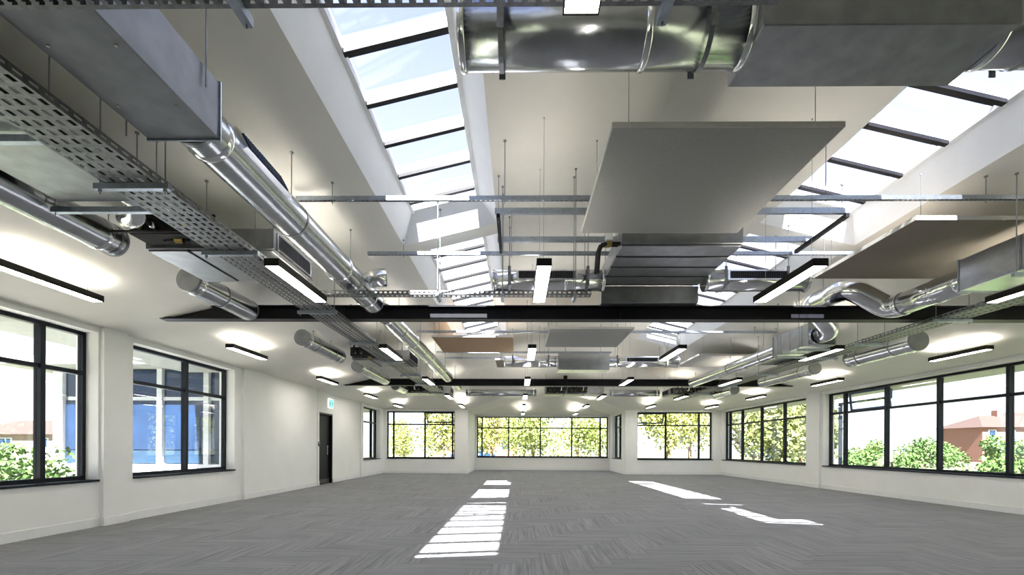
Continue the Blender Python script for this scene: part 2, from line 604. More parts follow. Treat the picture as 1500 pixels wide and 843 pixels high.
PL, PR_, PF, PA = XL - .22, XR + .22, YF + .22, YA + .22
window('y', PL, -1, WL[0][0], WL[0][1], [-3, -1.8], 'window in the door wall behind the viewer', XL)
window('y', PL, -1, WL[1][0], WL[1][1], [3.4, 4.93, 6.46], 'black framed window in the door wall looking on to a green bush', XL)
window('y', PL, -1, WL[2][0], WL[2][1], [9.31], 'black framed two-light window facing the blue glazed annex', XL)
window('y', PL, -1, WL[3][0], WL[3][1], [21.2], 'narrow black framed window beyond the dark door', XL)
window('y', PR_, 1, WR[0][0], WR[0][1], [-3.2, -1.9], 'window in the long window wall behind the viewer', XR)
window('y', PR_, 1, WR[1][0], WR[1][1], [2.0, 3.6, 5.2], 'window in the long window wall beside the viewer', XR)
window('y', PR_, 1, WR[2][0], WR[2][1], [9.51, 11.07, 12.64, 14.22], 'wide black framed window with an opened top light, facing the field', XR, vent={3: 6})
WB = [o_ for o_ in bpy.data.objects if o_.name == 'window_%d' % NW[0]][0]
box('outer_stay', 'frame_blue', WB, 10.26, 10.34, 15.52, 15.60, GZ0, 2.68)
box('outer_stay', 'frame_blue', WB, 10.26, 10.34, 13.55, 15.52, 2.62, 2.68)
box('outer_stay', 'frame_blue', WB, 10.26, 10.34, 13.47, 13.55, 2.62, 2.89)
window('y', PR_, 1, WR[3][0], WR[3][1], [17.42, 19.05, 20.68, 21.85], 'black framed window of five lights next to the room corner', XR)
window('x', PF, 1, WF[0][0], WF[0][1], [-5.82, -4.35, -3.05], 'end-wall window with open top light on the door side of the bay', YF, vent={2: 28})
window('x', PF, 1, WF[1][0], WF[1][1], [6.88, 8.42], 'end-wall window with open top light on the window-wall side of the bay', YF, vent={0: 28})
window('x', PA, 1, WA[0], WA[1], [-2.05 + .1, -.505, 1.224, 2.93, 4.47], 'wide six-light window across the projecting bay', YA)
window('y', AX1 + .2, 1, 23.2, 25.5, [24.4], 'side window of the projecting bay', AX1)

# ------------------------------------------------------------------ floor: carpet planks in herringbone
PW, PLN = .25, 1.0
fl = MB().box(XL - T, XR + T, YB - .3, YF + .35, -.30, -.008)
fl.box(AX0 - .35, AX1 + .35, YF + .35, YA + .35, -.30, -.008)
floor = fl.build('floor', 'slab', kind='structure')
tag(floor, 'grey carpet floor of streaked planks laid in herringbone')


def plank_mesh(name):
    me = bpy.data.meshes.new(name)
    g, c = .0012, .0015
    x0, x1, y0, y1 = g, PLN - g, g, PW - g
    v = [(x0, y0, -.008), (x1, y0, -.008), (x1, y1, -.008), (x0, y1, -.008), (x0, y0, -c), (x1, y0, -c), (x1, y1, -c), (x0, y1, -c),
         (x0 + c, y0 + c, 0), (x1 - c, y0 + c, 0), (x1 - c, y1 - c, 0), (x0 + c, y1 - c, 0)]
    f = [(8, 9, 10, 11)]
    for j in range(4):
        k = (j + 1) % 4
        f += [(j, k, 4 + k, 4 + j), (4 + j, 4 + k, 8 + k, 8 + j)]
    return v, f


def inroom(x0, x1, y0, y1):
    e = .02
    if x0 >= XL - .01 and x1 <= XR + .01 and y0 >= YB and y1 <= YF + .01: return True
    return x0 >= AX0 - e and x1 <= AX1 + e and y0 >= YF - .9 and y1 <= YA + e


planks = []
NI0, NI1 = int((XL) / PW) - 6, int(XR / PW) + 6
NJ0, NJ1 = int(YB / PW) - 6, int(YA / PW) + 6
for i in range(NI0, NI1):
    for j in range(NJ0, NJ1):
        k = (i - j) % 8
        if k == 0:
            planks.append((i * PW, j * PW, 0))
        elif k == 7:                      # column i: cells j..j+3 have (i-j)%8 = 7..4
            planks.append((i * PW, j * PW, 1))


def clip_plank(x, y, o):
    """footprint of a plank cut to the room; None when outside"""
    x0, x1, y0, y1 = (x, x + PLN, y, y + PW) if o == 0 else (x, x + PW, y, y + PLN)
    out = []
    for (rx0, rx1, ry0, ry1) in ((XL, XR, YB, YF), (AX0, AX1, YF, YA)):
        a, b_, c, d = max(x0, rx0), min(x1, rx1), max(y0, ry0), min(y1, ry1)
        if b_ - a > .01 and d - c > .01: out.append((a, b_, c, d))
    return out, (x0, x1, y0, y1)


def score(p):
    x, y, o = p
    cx_, cy_ = (x + .5, y + .125) if o == 0 else (x + .125, y + .5)
    if cy_ < 4.75 or abs(cx_) > cy_ * 1.02: return 1e9
    return cy_ + .12 * abs(cx_)


planks.sort(key=score)
v, f = plank_mesh('carpet_plank')
proto = None
rest_v, rest_f, rest_uv, rest_r = [], [], [], []
count = 0
for p in planks:
    cl, full = clip_plank(*p)
    if not cl: continue
    whole = len(cl) == 1 and all(abs(a - b_) < 1e-6 for a, b_ in zip(cl[0], full))
    if whole and count < 300 and score(p) < 1e8:
        if proto is None:
            me = bpy.data.meshes.new('carpet_plank')
            me.from_pydata(v, [], f)
            ul = me.uv_layers.new(name='plank')
            for lp in me.loops:
                q = v[lp.vertex_index]
                ul.data[lp.index].uv = (q[0], q[1])
            me.materials.append(MATS['carpet'])
            proto = me
        o = bpy.data.objects.new('carpet_plank', proto)
        COL.objects.link(o)
        o.parent = floor
        if p[2] == 0:
            o.location = (p[0], p[1], 0)
        else:
            o.location = (p[0] + PW, p[1], 0)
            o.rotation_euler = (0, 0, math.pi / 2)
        count += 1
    else:
        rnd = random.random()
        for (a, b_, c, d) in cl:
            n = len(rest_v)
            g = .0012
            a, b_, c, d = a + g, b_ - g, c + g, d - g
            rest_v += [(a, c, -.008), (b_, c, -.008), (b_, d, -.008), (a, d, -.008), (a, c, 0), (b_, c, 0), (b_, d, 0), (a, d, 0)]
            fs_ = [(4, 5, 6, 7), (0, 1, 5, 4), (1, 2, 6, 5), (2, 3, 7, 6), (3, 0, 4, 7)]
            for q in fs_:
                rest_f.append(tuple(i + n for i in q))
                rest_r.append(rnd)
            rest_uv.append((n, p))
me = bpy.data.meshes.new('carpet_field')
me.from_pydata(rest_v, [], rest_f)
ul = me.uv_layers.new(name='plank')
orient = {}
for n, p in rest_uv:
    for i in range(8): orient[n + i] = p
for lp in me.loops:
    p = orient[lp.vertex_index]
    q = rest_v[lp.vertex_index]
    ul.data[lp.index].uv = (q[0] - p[0], q[1] - p[1]) if p[2] == 0 else (q[1] - p[1], p[0] + PW - q[0])
ra = me.attributes.new('rnd', 'FLOAT', 'FACE')
ra.data.foreach_set('value', rest_r)
me.materials.append(MATS['carpet'])
o = bpy.data.objects.new('carpet_field', me)
COL.objects.link(o)
o.parent = floor
o['kind'] = 'stuff'

# ------------------------------------------------------------------ door, sign, reader
d = thing('door_1', (XL, 15.0, 0), 'black door standing in the off-white wall', None, None, 'structure')
MB().box(XL - .12, XL - .07, 15.07, 16.15, .005, 2.24).build('door_leaf', 'door_black', d)
for y0, y1, z0, z1 in ((15.0, 15.065, 0, 2.30), (16.155, 16.22, 0, 2.30), (15.065, 16.155, 2.245, 2.30)):
    MB().box(XL - .16, XL + .012, y0, y1, z0, z1).build('door_frame', 'door_black', d)
MB().box(XL - .069, XL - .066, 15.95, 16.08, .95, 1.25).build('push_plate', 'steel', d)
h_ = MB().tube([(XL - .068, 15.17, .98), (XL - .02, 15.17, .98), (XL - .02, 15.17, 1.28), (XL - .068, 15.17, 1.28)], .011, 8)
h_.build('pull_handle', 'steel', d, smooth=True)
MB().box(XL - .069, XL - .066, 15.09, 16.13, .02, .16).build('kick_plate', 'door_edge', d)
MB().box(XL - .55, XL - .50, 14.9, 16.3, 0, 2.5).build('lobby_backing', 'dark_void', d)

s = thing('exit_sign', (XL, 16.03, 2.50), 'small green and white emergency exit sign above the black door', 'sign')
MB().cbox(XL + .001, XL + .03, 15.82, 16.24, 2.50, 2.80, .004).build('plate', 'sign_white', s)
xs_ = XL + .031
MB().box(xs_, xs_ + .002, 15.84, 16.22, 2.52, 2.78).build('green_field', 'sign_green', s)
px_ = MB()


def stroke(y0, z0, y1, z1, w_):
    a = Vector((0, y1 - y0, z1 - z0)).normalized()
    n = Vector((0, -a.z, a.y)) * w_ / 2
    A, B = Vector((xs_ + .0025, y0, z0)), Vector((xs_ + .0025, y1, z1))
    px_.quad(A - n, B - n, B + n, A + n)


stroke(15.98, 2.69, 15.92, 2.61, .035)
stroke(15.92, 2.61, 15.97, 2.55, .022)
stroke(15.92, 2.61, 15.88, 2.54, .022)
stroke(15.97, 2.68, 16.02, 2.63, .018)
stroke(15.96, 2.69, 15.90, 2.66, .018)
stroke(15.985, 2.725, 16.01, 2.725, .03)
stroke(16.06, 2.65, 16.19, 2.65, .022)
stroke(16.19, 2.65, 16.14, 2.70, .022)
stroke(16.19, 2.65, 16.14, 2.60, .022)
px_.build('pictogram', 'frame', s)
r_ = thing('access_reader', (XL + .07, 14.94, 1.22), 'small dark card reader beside the black door', 'card reader')
MB().cbox(XL + .0705, XL + .095, 14.905, 14.97, 1.22, 1.37, .004).build('housing', 'grille', r_)
MB().box(XL + .0955, XL + .097, 14.915, 14.96, 1.30, 1.355).build('face', 'steel', r_)


# ------------------------------------------------------------------ black tie beams
def beam(y, label):
    z0, z1, w_, fl_, wb_ = 3.15, 3.36, .18, .022, .014
    root = thing('steel_beam', (XM, y, z0), label, 'beam')

    def cut(z): return (z - EAVE) / SL + XL + .02, XR - (z - EAVE) / SL - .02

    def seg(name, ya, yb, za, zb):
        la, ra_ = cut(za)
        lb, rb = cut(zb)
        MB().add([(la, ya, za), (ra_, ya, za), (ra_, yb, za), (la, yb, za), (lb, ya, zb), (rb, ya, zb), (rb, yb, zb), (lb, yb, zb)],
                 [(0, 3, 2, 1), (4, 5, 6, 7), (0, 1, 5, 4), (1, 2, 6, 5), (2, 3, 7, 6), (3, 0, 4, 7)]).build(name, 'black_steel', root)
    seg('bottom_flange', y - w_ / 2, y + w_ / 2, z0, z0 + fl_)
    seg('web', y - wb_, y + wb_, z0 + fl_, z1 - fl_)
    seg('top_flange', y - w_ / 2, y + w_ / 2, z1 - fl_, z1)
    for x in (XM - 4.2, XM, XM + 4.2):
        box('stiffener', 'black_steel', root, x - .008, x + .008, y - w_ / 2 + .01, y + w_ / 2 - .01, z0 + fl_, z1 - fl_)
    for x in (XM - .06,):
        box('hanger_plate', 'black_steel', root, x - .06, x + .06, y - .01, y + .01, z1, z1 + .12)
        rod(root, x, y, z1 + .12)


def rod(parent, x, y, z0, z1=None, r=.005, name='hanger_rod', m_='rod', plate=True):
    z1 = zc(x, y) - .001 if z1 is None else z1
    mb = MB().tube([(x, y, z0), (x, y, z1)], r, 6)
    if plate: mb.tube([(x, y, z1 - .012), (x, y, z1)], r * 3.2, 8)
    return mb.build(name, m_, parent)


beam(7.40, 'long black steel cross beam over the pier between the bush window and the annex window')
beam(15.20, 'long black steel cross beam over the pier beside the black door')


# ------------------------------------------------------------------ pendant lights
LX = [-5.2, -2.43, .25, 2.93, 5.72, 8.33]
LY = [1.39, 5.32, 9.24, 13.15, 17.05, 20.9]
LZ = 2.98
ROW = ['door-wall row', 'door-side tray row', 'door-side middle row', 'window-side middle row', 'window-side tray row', 'window-wall row']
BAY = ['under the wide branch tray', 'level with the big grey panel', 'between the beams, away from the door',
       'between the beams, towards the door', 'just beyond the door beam', 'close to the end wall']
PANELS = [(4.18, 5.94, 5.14, 6.90, 3.62), (4.6, 6.4, 12.4, 14.1, 3.58), (-.65, .90, 13.75, 15.0, 3.70), (3.75, 5.35, 16.0, 17.4, 3.42)]


def hang_top(x, y):
    for (a, b_, c, d_, z) in PANELS:
        if a < x < b_ and c < y < d_: return z - .001
    return zc(x, y) - .001


def light_body(loc, label, group):
    x, y, z = loc
    r = thing('pendant_light', loc, label, 'light', group)
    hw, hl = .074, .60
    hb = MB()
    hb.box(x - hw, x - hw + .006, y - hl, y + hl, z, z + .075)
    hb.box(x + hw - .006, x + hw, y - hl, y + hl, z, z + .075)
    hb.box(x - hw + .006, x + hw - .006, y - hl, y - hl + .008, z, z + .075)
    hb.box(x - hw + .006, x + hw - .006, y + hl - .008, y + hl, z, z + .075)
    hb.build('housing', 'lamp_body', r)
    box('diffuser', 'lens', r, x - hw + .006, x + hw - .006, y - hl + .008, y + hl - .008, z + .003, z + .012)
    box('uplight_lens', 'uplens', r, x - .035, x + .035, y - hl + .05, y + hl - .05, z + .062, z + .068)
    return r


for i, x in enumerate(LX):
    first = None
    for j, y in enumerate(LY):
        if j == 0 and i != 2: continue
        lab = 'black linear pendant light of the %s, %s' % (ROW[i], BAY[j])
        if first is None:
            r = first = light_body((x, y, LZ), lab, 'linear pendant lights')
        else:
            r = bpy.data.objects.new('pendant_light', None)
            r.empty_display_size = .1
            COL.objects.link(r)
            r.location = (x, y, LZ)
            tag(r, lab, 'light', 'linear pendant lights')
            for ch in first.children:
                if ch.name.startswith('suspension'): continue
                c = ch.copy()
                COL.objects.link(c)
                c.parent = r
            ORG[r.name] = Vector(r.location)
        for s_ in ((-.45, .45) if j else (-.35, .35)):
            rod(r, x, y + s_, LZ + .06, hang_top(x, y + s_), r=.0022, name='suspension_wire', m_='wire')
for x in (.25, 2.93):
    r = light_body((x, 24.7, 2.93), 'black linear pendant light in the glazed bay, %s' % ('door side' if x < 1 else 'window-wall side'), 'linear pendant lights')
    for s_ in (-.45, .45):
        rod(r, x, 24.7 + s_, 2.99, r=.0022, name='suspension_wire', m_='wire')


# ------------------------------------------------------------------ ducts
def ring(parent, p, axis, r, w_=.03, name='collar', m_='galv_bright', seg=28):
    p = Vector(p)
    a = Vector({'x': (1, 0, 0), 'y': (0, 1, 0)}[axis])
    MB().tube([p - a * w_, p - a * w_ * .6, p + a * w_ * .6, p + a * w_], [r + .001, r + .009, r + .009, r + .001], seg, caps=False).build(name, m_, parent, smooth=True)


def round_duct(label, x, z, y0, y1, r, collars=(), hang=(), m_='galv', group='round ducts along the room'):
    root = thing('round_duct', (x, y0, z - r), label, 'duct', group)
    MB().tube([(x, y0, z), (x, y1, z)], r, 36, caps=False).build('duct_tube', m_, root, smooth=True)
    for y in (y0, y1):
        s_ = 1 if y == y1 else -1
        MB().tube([(x, y - .03 * s_, z), (x, y, z), (x, y + .006 * s_, z)], [r + .003, r + .003, r - .006], 36).build('end_cap', 'galv_dull', root)
    for y in collars: ring(root, (x, y, z), 'y', r)
    for y in hang:
        b_ = MB().tube([(x, y - .015, z), (x, y + .015, z)], r + .004, 28, caps=False).build('hanger_band', 'rod', root)
        rod(root, x, y, z + r + .004)
    return root


def rect_duct(label, x0, x1, y0, y1, z0, z1, m_='galv_dull', hang=(), seams=2, group='rectangular duct boxes', screws=True):
    root = thing('rectangular_duct', ((x0 + x1) / 2, y0, z0), label, 'duct', group)
    MB().cbox(x0, x1, y0, y1, z0, z1, .004).build('casing', m_, root)
    for y in (y0, y1):
        e = .010
        mb = MB()
        for a in ((x0 - e, x1 + e, z1, z1 + e), (x0 - e, x1 + e, z0 - e, z0), (x0 - e, x0, z0, z1), (x1, x1 + e, z0, z1)):
            mb.box(a[0], a[1], y - .006, y + .006, a[2], a[3])
        mb.build('flange', 'strut', root)
    for k in range(seams):
        y = y0 + (y1 - y0) * (k + 1) / (seams + 1)
        mb = MB()
        mb.box(x0 - .004, x0, y - .006, y + .006, z0, z1)
        mb.box(x1, x1 + .004, y - .006, y + .006, z0, z1)
        mb.box(x0 - .004, x1 + .004, y - .006, y + .006, z0 - .004, z0)
        mb.build('seam', m_, root)
    if screws:
        for y in [y0 + .1 + .42 * k for k in range(int((y1 - y0 - .1) / .42) + 1)]:
            for x in (x0 + .06, x1 - .06):
                MB().tube([(x, y, z0), (x, y, z0 - .006)], .008, 8).build('screw', 'steel', root)
    for y in hang:
        for x in (x0 - .025, x1 + .025): rod(root, x, y, z0 - .04)
        box('bearer', 'strut', root, x0 - .06, x1 + .06, y - .02, y + .02, z0 - .062, z0 - .021)
    return root


def grille_on(root, x, y0, y1, z0, z1, face, m_='grille'):
    """face: +1/-1 plate facing +x / -x"""
    g = MB().box(x, x + .012 * face, y0, y1, z0, z1).build('grille_plate', 'galv', root)
    MB().box(x + .0122 * face, x + .014 * face, y0 + .02, y1 - .02, z0 + .015, z1 - .015).build('grille_void', 'dark_void', g)
    n = int((y1 - y0 - .04) / .03)
    for k in range(n):
        y = y0 + .02 + (k + .5) * (y1 - y0 - .04) / n
        MB().box(x + .014 * face, x + .02 * face, y - .005, y + .005, z0 + .015, z1 - .015).build('slat', 'grille', g)


# door side, run next to the tray
A_X, A_Z, A_R = -2.13, 3.33, .16
rect_duct('long dark rectangular duct box between the cable tray and the rooflight on the door side', -2.39, -1.93, 1.0, 3.09, 3.18, 3.54, m_='galv_dark', hang=(), seams=0)
ro = [o_ for o_ in bpy.data.objects if o_.name.startswith('rectangular_duct')][0]
for y in (1.5, 2.93):
    rod(ro, -1.915, y, 3.4)
    rod(ro, -2.405, y, 3.1)
a1 = round_duct('shiny round duct with side grille leading from the dark duct box to the black beam', A_X, A_Z, 3.13, 7.05, A_R,
                collars=(3.30, 5.70, 6.75), hang=(4.5, 6.1), m_='galv')
# saddle plate and grille on the upper side of the duct, tilted towards the rooflight
tilt = math.radians(28)
n_ = Vector((math.cos(tilt), 0, math.sin(tilt)))
u_ = Vector((-math.sin(tilt), 0, math.cos(tilt)))
c_ = Vector((A_X, 0, A_Z)) + n_ * (A_R + .012)


def tilted(name, m_, y0, y1, s0, s1, e0, e1, parent):
    pts = [c_ + u_ * s_ + n_ * e + Vector((0, y, 0)) for e in (e0, e1) for (s_, y) in ((s0, y0), (s1, y0), (s1, y1), (s0, y1))]
    return MB().add(pts, [(3, 2, 1, 0), (4, 5, 6, 7), (0, 1, 5, 4), (1, 2, 6, 5), (2, 3, 7, 6), (3, 0, 4, 7)]).build(name, m_, parent)


g = tilted('grille_plate', 'galv_bright', 3.42, 4.10, -.085, .085, -.05, .004, a1)
tilted('grille_void', 'dark_void', 3.47, 4.05, -.068, .068, .0042, .006, g)
for k in range(18):
    tilted('slat', 'frame_blue', 3.48 + k * .032, 3.49 + k * .032, -.068, .068, .006, .014, g)
MB().tube([(A_X + .05, 6.45, A_Z + .08), (A_X + .22, 6.45, A_Z + .14), (A_X + .33, 6.5, A_Z + .16)], [.10, .115, .12], 20).build('branch_elbow', 'galv_bright', a1, smooth=True)
round_duct('shiny round duct between the two black beams on the door side', A_X, A_Z, 7.62, 14.6, .15, collars=(7.75, 9.6, 11.4, 13.2), hang=(8.6, 10.5, 12.4, 14.1), m_='galv')

# outer runs
D_X, D_Z, D_R = -4.05, 3.25, .15
round_duct('round duct high by the door wall above the bush window', D_X, D_Z, .6, 4.80, D_R, collars=(2.6, 4.6), hang=(1.6, 3.3, 4.72), m_='galv')
round_duct('short round duct stopping at the first black beam on the door side', D_X, D_Z, 5.88, 7.22, D_R, collars=(6.0,), hang=(6.5,), m_='galv')
round_duct('capped round duct beyond the first black beam on the door side', D_X, D_Z, 9.0, 10.9, D_R, collars=(9.15, 10.7), hang=(9.5, 10.4), m_='galv')
round_duct('round duct stopping at the second black beam on the door side', D_X, D_Z, 12.1, 14.7, D_R, collars=(12.3,), hang=(12.8, 14.2), m_='galv')
E_X, E_Z, E_R = 7.14, 3.15, .18
round_duct('capped round duct beyond the first black beam on the long-window side', E_X, E_Z, 8.7, 10.45, E_R, collars=(8.85, 10.3), hang=(9.2, 10.1), m_='galv_bright')
round_duct('round duct stopping at the second black beam on the long-window side', E_X, E_Z, 11.7, 14.2, .15, collars=(11.9, 13.0), hang=(12.2, 13.8), m_='galv_bright')

round_duct('capped round duct beyond the door beam on the door side', D_X, D_Z, 15.9, 17.1, D_R, collars=(16.0,), hang=(16.6,), m_='galv')
round_duct('capped round duct beyond the door beam on the long-window side', E_X, E_Z, 16.0, 17.5, .15, collars=(16.1,), hang=(16.7,), m_='galv_bright')
round_duct('slim shiny round duct beyond the door beam beside the cable tray', A_X, A_Z, 15.6, 17.2, .11, collars=(15.8,), hang=(16.3,), m_='galv')

# long-window side, run next to the tray
B_X, B_Z, B_R = 5.25, 3.19, .15
rect_duct('pale rectangular duct box under the brown acoustic panel', 5.06, 5.50, 3.6, 5.62, 3.02, 3.38, m_='galv', hang=(4.2, 4.95), seams=2)
bd = thing('elbow_duct', (B_X, 5.66, B_Z - B_R), 'bright round duct rising in an elbow over the first black beam', 'duct', 'round ducts along the room')


def fillet(pts, rad, n=5):
    P = [Vector(p) for p in pts]
    out = [P[0]]
    for a, b_, c in zip(P, P[1:], P[2:]):
        u, w_ = (a - b_).normalized(), (c - b_).normalized()
        for k in range(n + 1):
            t = k / n
            p0, p1 = b_ + u * rad, b_ + w_ * rad
            out.append(p0 * (1 - t) ** 2 + b_ * 2 * t * (1 - t) + p1 * t ** 2)
    return out + [P[-1]]


EP = [(B_X, 6.66, B_Z), (B_X, 6.90, B_Z), (B_X - .46, 7.06, B_Z + .36), (B_X - .50, 7.72, B_Z + .36)]
MB().tube([(B_X, 5.645, B_Z), (B_X, 6.68, B_Z)], B_R, 36).build('duct_tube', 'galv_bright', bd, smooth=True)
MB().tube(fillet(EP, .17), B_R + .003, 36).build('elbow', 'galv_bright', bd, smooth=True)
MB().tube(fillet([(B_X - .50, 7.70, B_Z + .36), (B_X - .50, 7.92, B_Z + .36), (B_X, 8.18, B_Z), (B_X, 8.43, B_Z)], .13), B_R, 36).build('elbow', 'galv_bright', bd, smooth=True)
for y in (5.75, 6.1, 6.66): ring(bd, (B_X, y, B_Z), 'y', B_R)
MB().tube([(B_X, 6.08, B_Z), (B_X, 6.12, B_Z)], B_R + .006, 28, caps=False).build('hanger_band', 'rod', bd)
rod(bd, B_X - .495, 7.6, B_Z + .36 + B_R)
rect_duct('pale blue-grey duct box just beyond the first black beam on the long-window side', 5.04, 5.50, 8.46, 9.62, 3.02, 3.40, m_='galv', hang=(8.7, 9.4), seams=1)
round_duct('bright round duct leading from the pale duct box to the second black beam', B_X, B_Z, 9.66, 14.6, .135, collars=(9.8, 11.2, 12.6), hang=(10.4, 12.0), m_='galv_bright')


# ------------------------------------------------------------------ cable trays
def tray_y(label, x0, x1, y0, y1, z, rods):
    root = thing('cable_tray', ((x0 + x1) / 2, y0, z), label, 'cable tray', 'perforated cable trays')
    cu, nv = .085, 6
    nu = int((y1 - y0) / cu)
    MB().perf((x0, y0, z), (0, 1, 0), (1, 0, 0), nu, nv, cu, (x1 - x0) / nv, .05, .028).build('tray_bed', 'tray', root)
    y1 = y0 + nu * cu
    for x, s_ in ((x0, 1), (x1, -1)):
        mb = MB().perf((x, y0, z), (0, 1, 0), (0, 0, 1), nu, 1, cu, .055, .05, .014)
        mb.quad((x, y0, z + .055), (x, y1, z + .055), (x + .012 * s_, y1, z + .055), (x + .012 * s_, y0, z + .055))
        mb.build('side_flange', 'tray', root)
    for y in rods:
        box('support_strut', 'strut', root, x0 - .07, x1 + .07, y - .02, y + .02, z - .043, z - .002)
        for x in (x0 - .035, x1 + .035):
            rod(root, x, y, z - .075, plate=True)
            MB().tube([(x, y, z - .06), (x, y, z - .044)], .014, 6).build('nut', 'rod', root)
    # loose cables lying in the tray
    for k in range(5):
        xx = x0 + .06 + k * (x1 - x0 - .12) / 4
        pth = [(xx + random.uniform(-.02, .02), y0 + .1 + q * (y1 - y0 - .2) / 14, z + .012) for q in range(15)]
        MB().tube(pth, .009, 5).build('cable', ('insulation', 'wire', 'insulation', 'wire', 'insulation')[k], root)
    return root


tray_y('perforated metal cable tray running down the door side under both beams', -2.96, -2.56, 1.2, 18.9, 3.075, (1.9, 3.42, 4.6, 6.6, 8.6, 10.5, 12.4, 14.2, 16.4))
tray_y('perforated metal cable tray running down the long-window side under both beams', 6.02, 6.42, 4.2, 18.9, 3.075, (4.9, 7.0, 8.6, 9.9, 12.1, 14.4, 16.4))


def tray_x(label, x0, x1, y, z, w_, rods):
    root = thing('branch_tray', ((x0 + x1) / 2, y, z), label, 'cable tray', 'perforated branch trays')
    cu = .06
    nu = int((x1 - x0) / cu)
    x1 = x0 + nu * cu
    nv = max(1, int(w_ / .07))
    MB().perf((x0, y, z), (1, 0, 0), (0, 1, 0), nu, nv, cu, w_ / nv, .036, .03).build('tray_bed', 'tray', root)
    for yy, s_ in ((y, 1), (y + w_, -1)):
        MB().perf((x0, yy, z), (1, 0, 0), (0, 0, 1), nu, 1, cu, .05, .034, .02).build('side_flange', 'tray', root)
    for x in rods:
        box('support_strut', 'strut', root, x - .02, x + .02, y - .05, y + w_ + .05, z - .043, z - .002)
        for yy in (y - .03, y + w_ + .03): rod(root, x, yy, z - .06)
    return root


tray_x('wide perforated branch tray crossing the ceiling beside the large plenum box', -2.5, 1.10, 1.78, 3.10, .30, (-1.2, .62))
tray_x('narrow perforated branch tray linking the cable tray to the central fan coil unit', -2.52, .95, 5.98, 3.10, .12, (-1.0, -.2, .7))


# ------------------------------------------------------------------ strut rails across the slopes
def rail(label, x0, x1, y, z, hang, h_=.045, group='metal strut rails'):
    root = thing('strut_rail', ((x0 + x1) / 2, y, z), label, 'rail', group)
    mb = MB()
    mb.box(x0, x1, y - .021, y - .018, z, z + h_)
    mb.box(x0, x1, y + .018, y + .021, z, z + h_)
    mb.box(x0, x1, y - .018, y + .018, z + h_ - .003, z + h_)
    mb.build('channel', 'strut', root)
    nu = int((x1 - x0) / .05)
    MB().perf((x0, y - .018, z + .002), (1, 0, 0), (0, 1, 0), nu, 1, .05, .036, .03, .016).build('slotted_face', 'galv', root)
    for x in hang: rod(root, x, y, z - .03)
    return root


rail('long slotted strut rail crossing above the large grey acoustic panel', -2.35, 5.55, 5.08, 3.80, (-1.97, -.15, 3.2, 4.85, 5.3))
rail('long slotted strut rail crossing behind the large grey acoustic panel', -2.1, 4.6, 6.70, 3.875, (-1.6, -.1, 3.0, 4.2))
rail('slotted strut rail above the two panels just beyond the first black beam', -2.3, 5.8, 10.9, 3.80, (-1.9, .2, 3.1, 5.3))
rail('slotted strut rail beyond the pale grey panel on the far side', -2.3, 2.6, 13.55, 3.86, (-1.7, .6, 2.3))
rail('slotted strut rail nearest the second black beam', -2.2, 4.6, 14.4, 3.86, (-1.7, 1.4, 4.2))

fr_ = thing('metal_cradle', (1.8, 5.6, 3.94), 'rectangular strut cradle carrying the central fan coil unit', 'cradle')
for y in (5.62, 6.38):
    box('cross_strut', 'strut', fr_, -.28, 3.82, y - .021, y + .021, 3.92, 3.985)
for x in (-.24, 3.78):
    box('side_strut', 'black_steel', fr_, x - .021, x + .021, 5.60, 6.64, 3.872, 3.918)
    for y in (5.7, 6.5): rod(fr_, x, y, 3.86)


# ------------------------------------------------------------------ fan coil units and cross ducts
def pipe(parent, pts, r=.02, m_='insulation', name='pipe'):
    return MB().tube(pts, r, 10).build(name, m_, parent, smooth=True)


